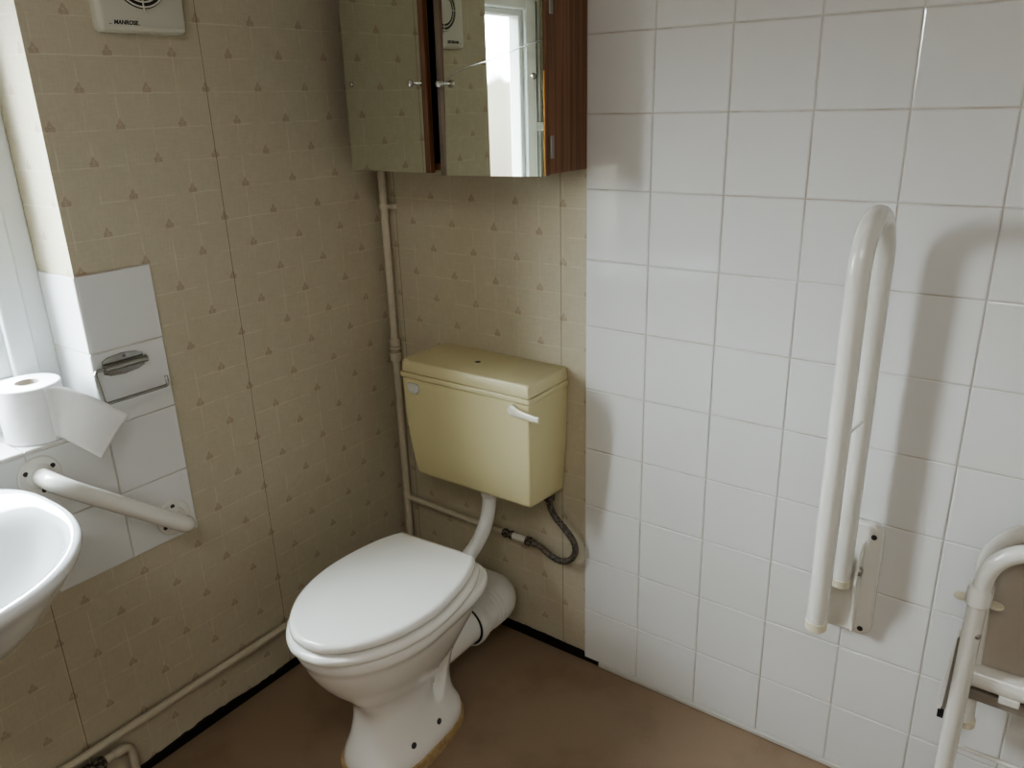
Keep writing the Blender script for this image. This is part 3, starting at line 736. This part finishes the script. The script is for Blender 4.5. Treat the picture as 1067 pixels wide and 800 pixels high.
# ------------------------------------------------------------------ folded white tubular frame at the right
ff = thing('folding_frame', 'folded white tubular steel frame leaning at the tiled wall, right edge', 'folding frame', (1.64, -.09, 0))
LX, RX2, FYY, BYY = 1.447, 1.845, -.100, -.058
obj('front_hoop', newtube(fillet([(LX+.002, FYY, .560), (LX+.004, FYY, .6765), (RX2, FYY, .6765), (RX2, FYY, .560)], .078, 14), .0148, 24), M['enamel'], ff)
obj('rear_hoop', newtube(fillet([(LX+.014, BYY, .290), (LX-.0035, BYY, .6980), (RX2+.006, BYY, .6980), (RX2-.012, BYY, .290)], .090, 14), .0150, 24), M['enamel'], ff)
for s, x in ((1, LX), (-1, RX2)):
    obj('leg', newtube([(x-.004*s, FYY, .018), (x-.001*s, FYY, .300), (x, FYY, .575)], .0150, 24), M['enamel'], ff)
    obj('ferrule', newlathe((x-.004*s, FYY, .0), (0, 0, 1), [(0, .0165), (.002, .0185), (.030, .0180), (.032, .0160)], n=24), M['cap'], ff)
    cl = newlathe((x, FYY, .556), (0, 0, 1), [(0, .0182), (.001, .0195), (.026, .0188), (.034, .0155)], n=28)
    box(cl, x-.020, x+.020, BYY, FYY, .560, .578)
    obj('collar', cl, M['enamel'], ff, bevel=.0015)
    for q in (-1, 1): obj('wing_lug', newlathe((x+.0245*q*1.05, FYY+.012, .553), (0, 0, 1), [(0, .0115), (.001, .0125), (.003, .0125), (.004, .0115)], n=24), M['cap'], ff)
    obj('rivet', newlathe((x+.0105*s, FYY-.0105, .500), (.6*s, -.8, 0), [(0, .0052), (.0012, .0050), (.0026, .003), (.003, 0)], n=16), M['steel'], ff)
    obj('tube_end_cap', newlathe((x+.015*s, BYY, .276), (0, 0, 1), [(0, .0150), (.002, .0170), (.016, .0172), (.018, .0150)], n=24), M['cap'], ff)
    prof = [(-.006, .485), (-.010, .480), (-.024, .330), (-.022, .300), (-.015, .302), (-.004, .420)]
    obj('stay_plate', slab([(x+s*(u-.010), z) for u, z in prof], lambda u, v, d: (u, d, v), -.074, -.079), M['enamel'], ff, smooth=False, bevel=.001)
    obj('stay_catch', newbox(x-s*.024-.005, x-s*.024+.005, -.082, -.070, .290, .306), M['gasket'], ff, smooth=False)
    obj('stay_link', newtube([(x-.016*s, -.085, .470), (x-.020*s, -.085, .315)], .0032, 10), M['steel'], ff)
obj('cross_bar', newtube([(LX+.012, -.070, .397), (RX2-.012, -.070, .397)], .0215, 28), M['enamel'], ff)
obj('flat_rail', newbox(LX+.010, RX2-.010, -.083, -.062, .352, .372), M['greybar'], ff, bevel=.002)['label'] = 'grey-brown flat rail'
for x in (1.520, 1.66, 1.772): obj('seat_clip', newbox(x-.016, x+.016, -.0905, -.065, .369, .383), M['enamel'], ff, bevel=.002)
obj('spreader_rod', newtube([(LX-.002, -.070, .234), (RX2+.002, -.070, .234)], .0042, 12), M['enamel'], ff)
poly = rrect(LX+.006, RX2-.006, .392, .682, .060, 8)
obj('folded_panel', slab(poly, lambda u, v, d: (u, d, v), -.046, -.062, .005), M['panelg'], ff, angle=40)['label'] = 'taupe plastic panel'
keep(ff)

# ------------------------------------------------------------------ light
w = bpy.data.worlds.new('overcast_sky'); scene.world = w; w.use_nodes = True
nt = w.node_tree; bg = nt.nodes['Background']
tc = nt.nodes.new('ShaderNodeTexCoord'); sp = nt.nodes.new('ShaderNodeSeparateXYZ'); nt.links.new(tc.outputs['Generated'], sp.inputs[0])
rp = nt.nodes.new('ShaderNodeValToRGB'); mr = nt.nodes.new('ShaderNodeMapRange'); mr.inputs['From Min'].default_value = -.6; mr.inputs['From Max'].default_value = .8
nz = nt.nodes.new('ShaderNodeTexNoise'); nz.inputs['Scale'].default_value = 28; nz.inputs['Detail'].default_value = 6
nt.links.new(tc.outputs['Generated'], nz.inputs['Vector'])
ad = nt.nodes.new('ShaderNodeMath'); ad.operation = 'MULTIPLY_ADD'; ad.inputs[1].default_value = .10; nt.links.new(nz.outputs['Fac'], ad.inputs[0]); nt.links.new(sp.outputs['Z'], ad.inputs[2])
nt.links.new(ad.outputs[0], mr.inputs['Value']); nt.links.new(mr.outputs[0], rp.inputs[0])
e = rp.color_ramp.elements; e[0].position = .0; e[0].color = (.018, .017, .014, 1); e[1].position = 1; e[1].color = (.86, .93, 1, 1)
for pos, c in ((.38, (.028, .026, .022, 1)), (.475, (.042, .038, .035, 1)), (.53, (.80, .84, .90, 1))):
    n_ = e.new(pos); n_.color = c
nt.links.new(rp.outputs[0], bg.inputs[0]); bg.inputs[1].default_value = 54
po = bpy.data.lights.new('window_portal', 'AREA'); po.shape = 'RECTANGLE'; po.size = W0-W1; po.size_y = WZ1-WZ0; po.cycles.is_portal = True
pob = bpy.data.objects.new('window_portal', po); COL.objects.link(pob); pob.location = (-.25, (W0+W1)/2, (WZ0+WZ1)/2)
pob.rotation_euler = Vector((1, 0, 0)).to_track_quat('-Z', 'Z').to_euler()

fl_ = bpy.data.lights.new('fill_lamp', 'AREA'); fl_.shape = 'DISK'; fl_.size = .9; fl_.energy = 8.5; fl_.color = (1, .985, .955)  # soft lamp added as fill to lift the room, no real fitting
flo = bpy.data.objects.new('fill_lamp', fl_); COL.objects.link(flo); flo.location = (1.55, -2.1, ZC-.03)

# ------------------------------------------------------------------ camera
R = [[0.8095720992984674, 0.5863769721497346, -0.02747840187949567], [0.1767859008289981, -0.28817861534268674, -0.9411162685487968], [-0.5597675957979539, 0.7570436791833839, -0.3369645478427923]]
cam = bpy.data.cameras.new('camera'); cam.sensor_width = 36; cam.lens = 824.7224307806484/1067*36; cam.clip_start = .01
co = bpy.data.objects.new('camera', cam); COL.objects.link(co)
m3 = Matrix((R[0], [-a for a in R[1]], [-a for a in R[2]])).transposed()
co.matrix_world = Matrix.Translation((1.4932435558090484, -1.4687838872826873, 1.3790297393124846)) @ m3.to_4x4()
scene.camera = co
scene.cycles.max_bounces = 10; scene.cycles.diffuse_bounces = 6; scene.cycles.glossy_bounces = 6; scene.cycles.transparent_max_bounces = 12
scene.cycles.caustics_reflective = False; scene.cycles.caustics_refractive = False; scene.cycles.sample_clamp_indirect = 6
scene.view_settings.view_transform = 'AgX'; scene.view_settings.look = 'AgX - Medium High Contrast'; scene.view_settings.exposure = .60; scene.view_settings.gamma = 1
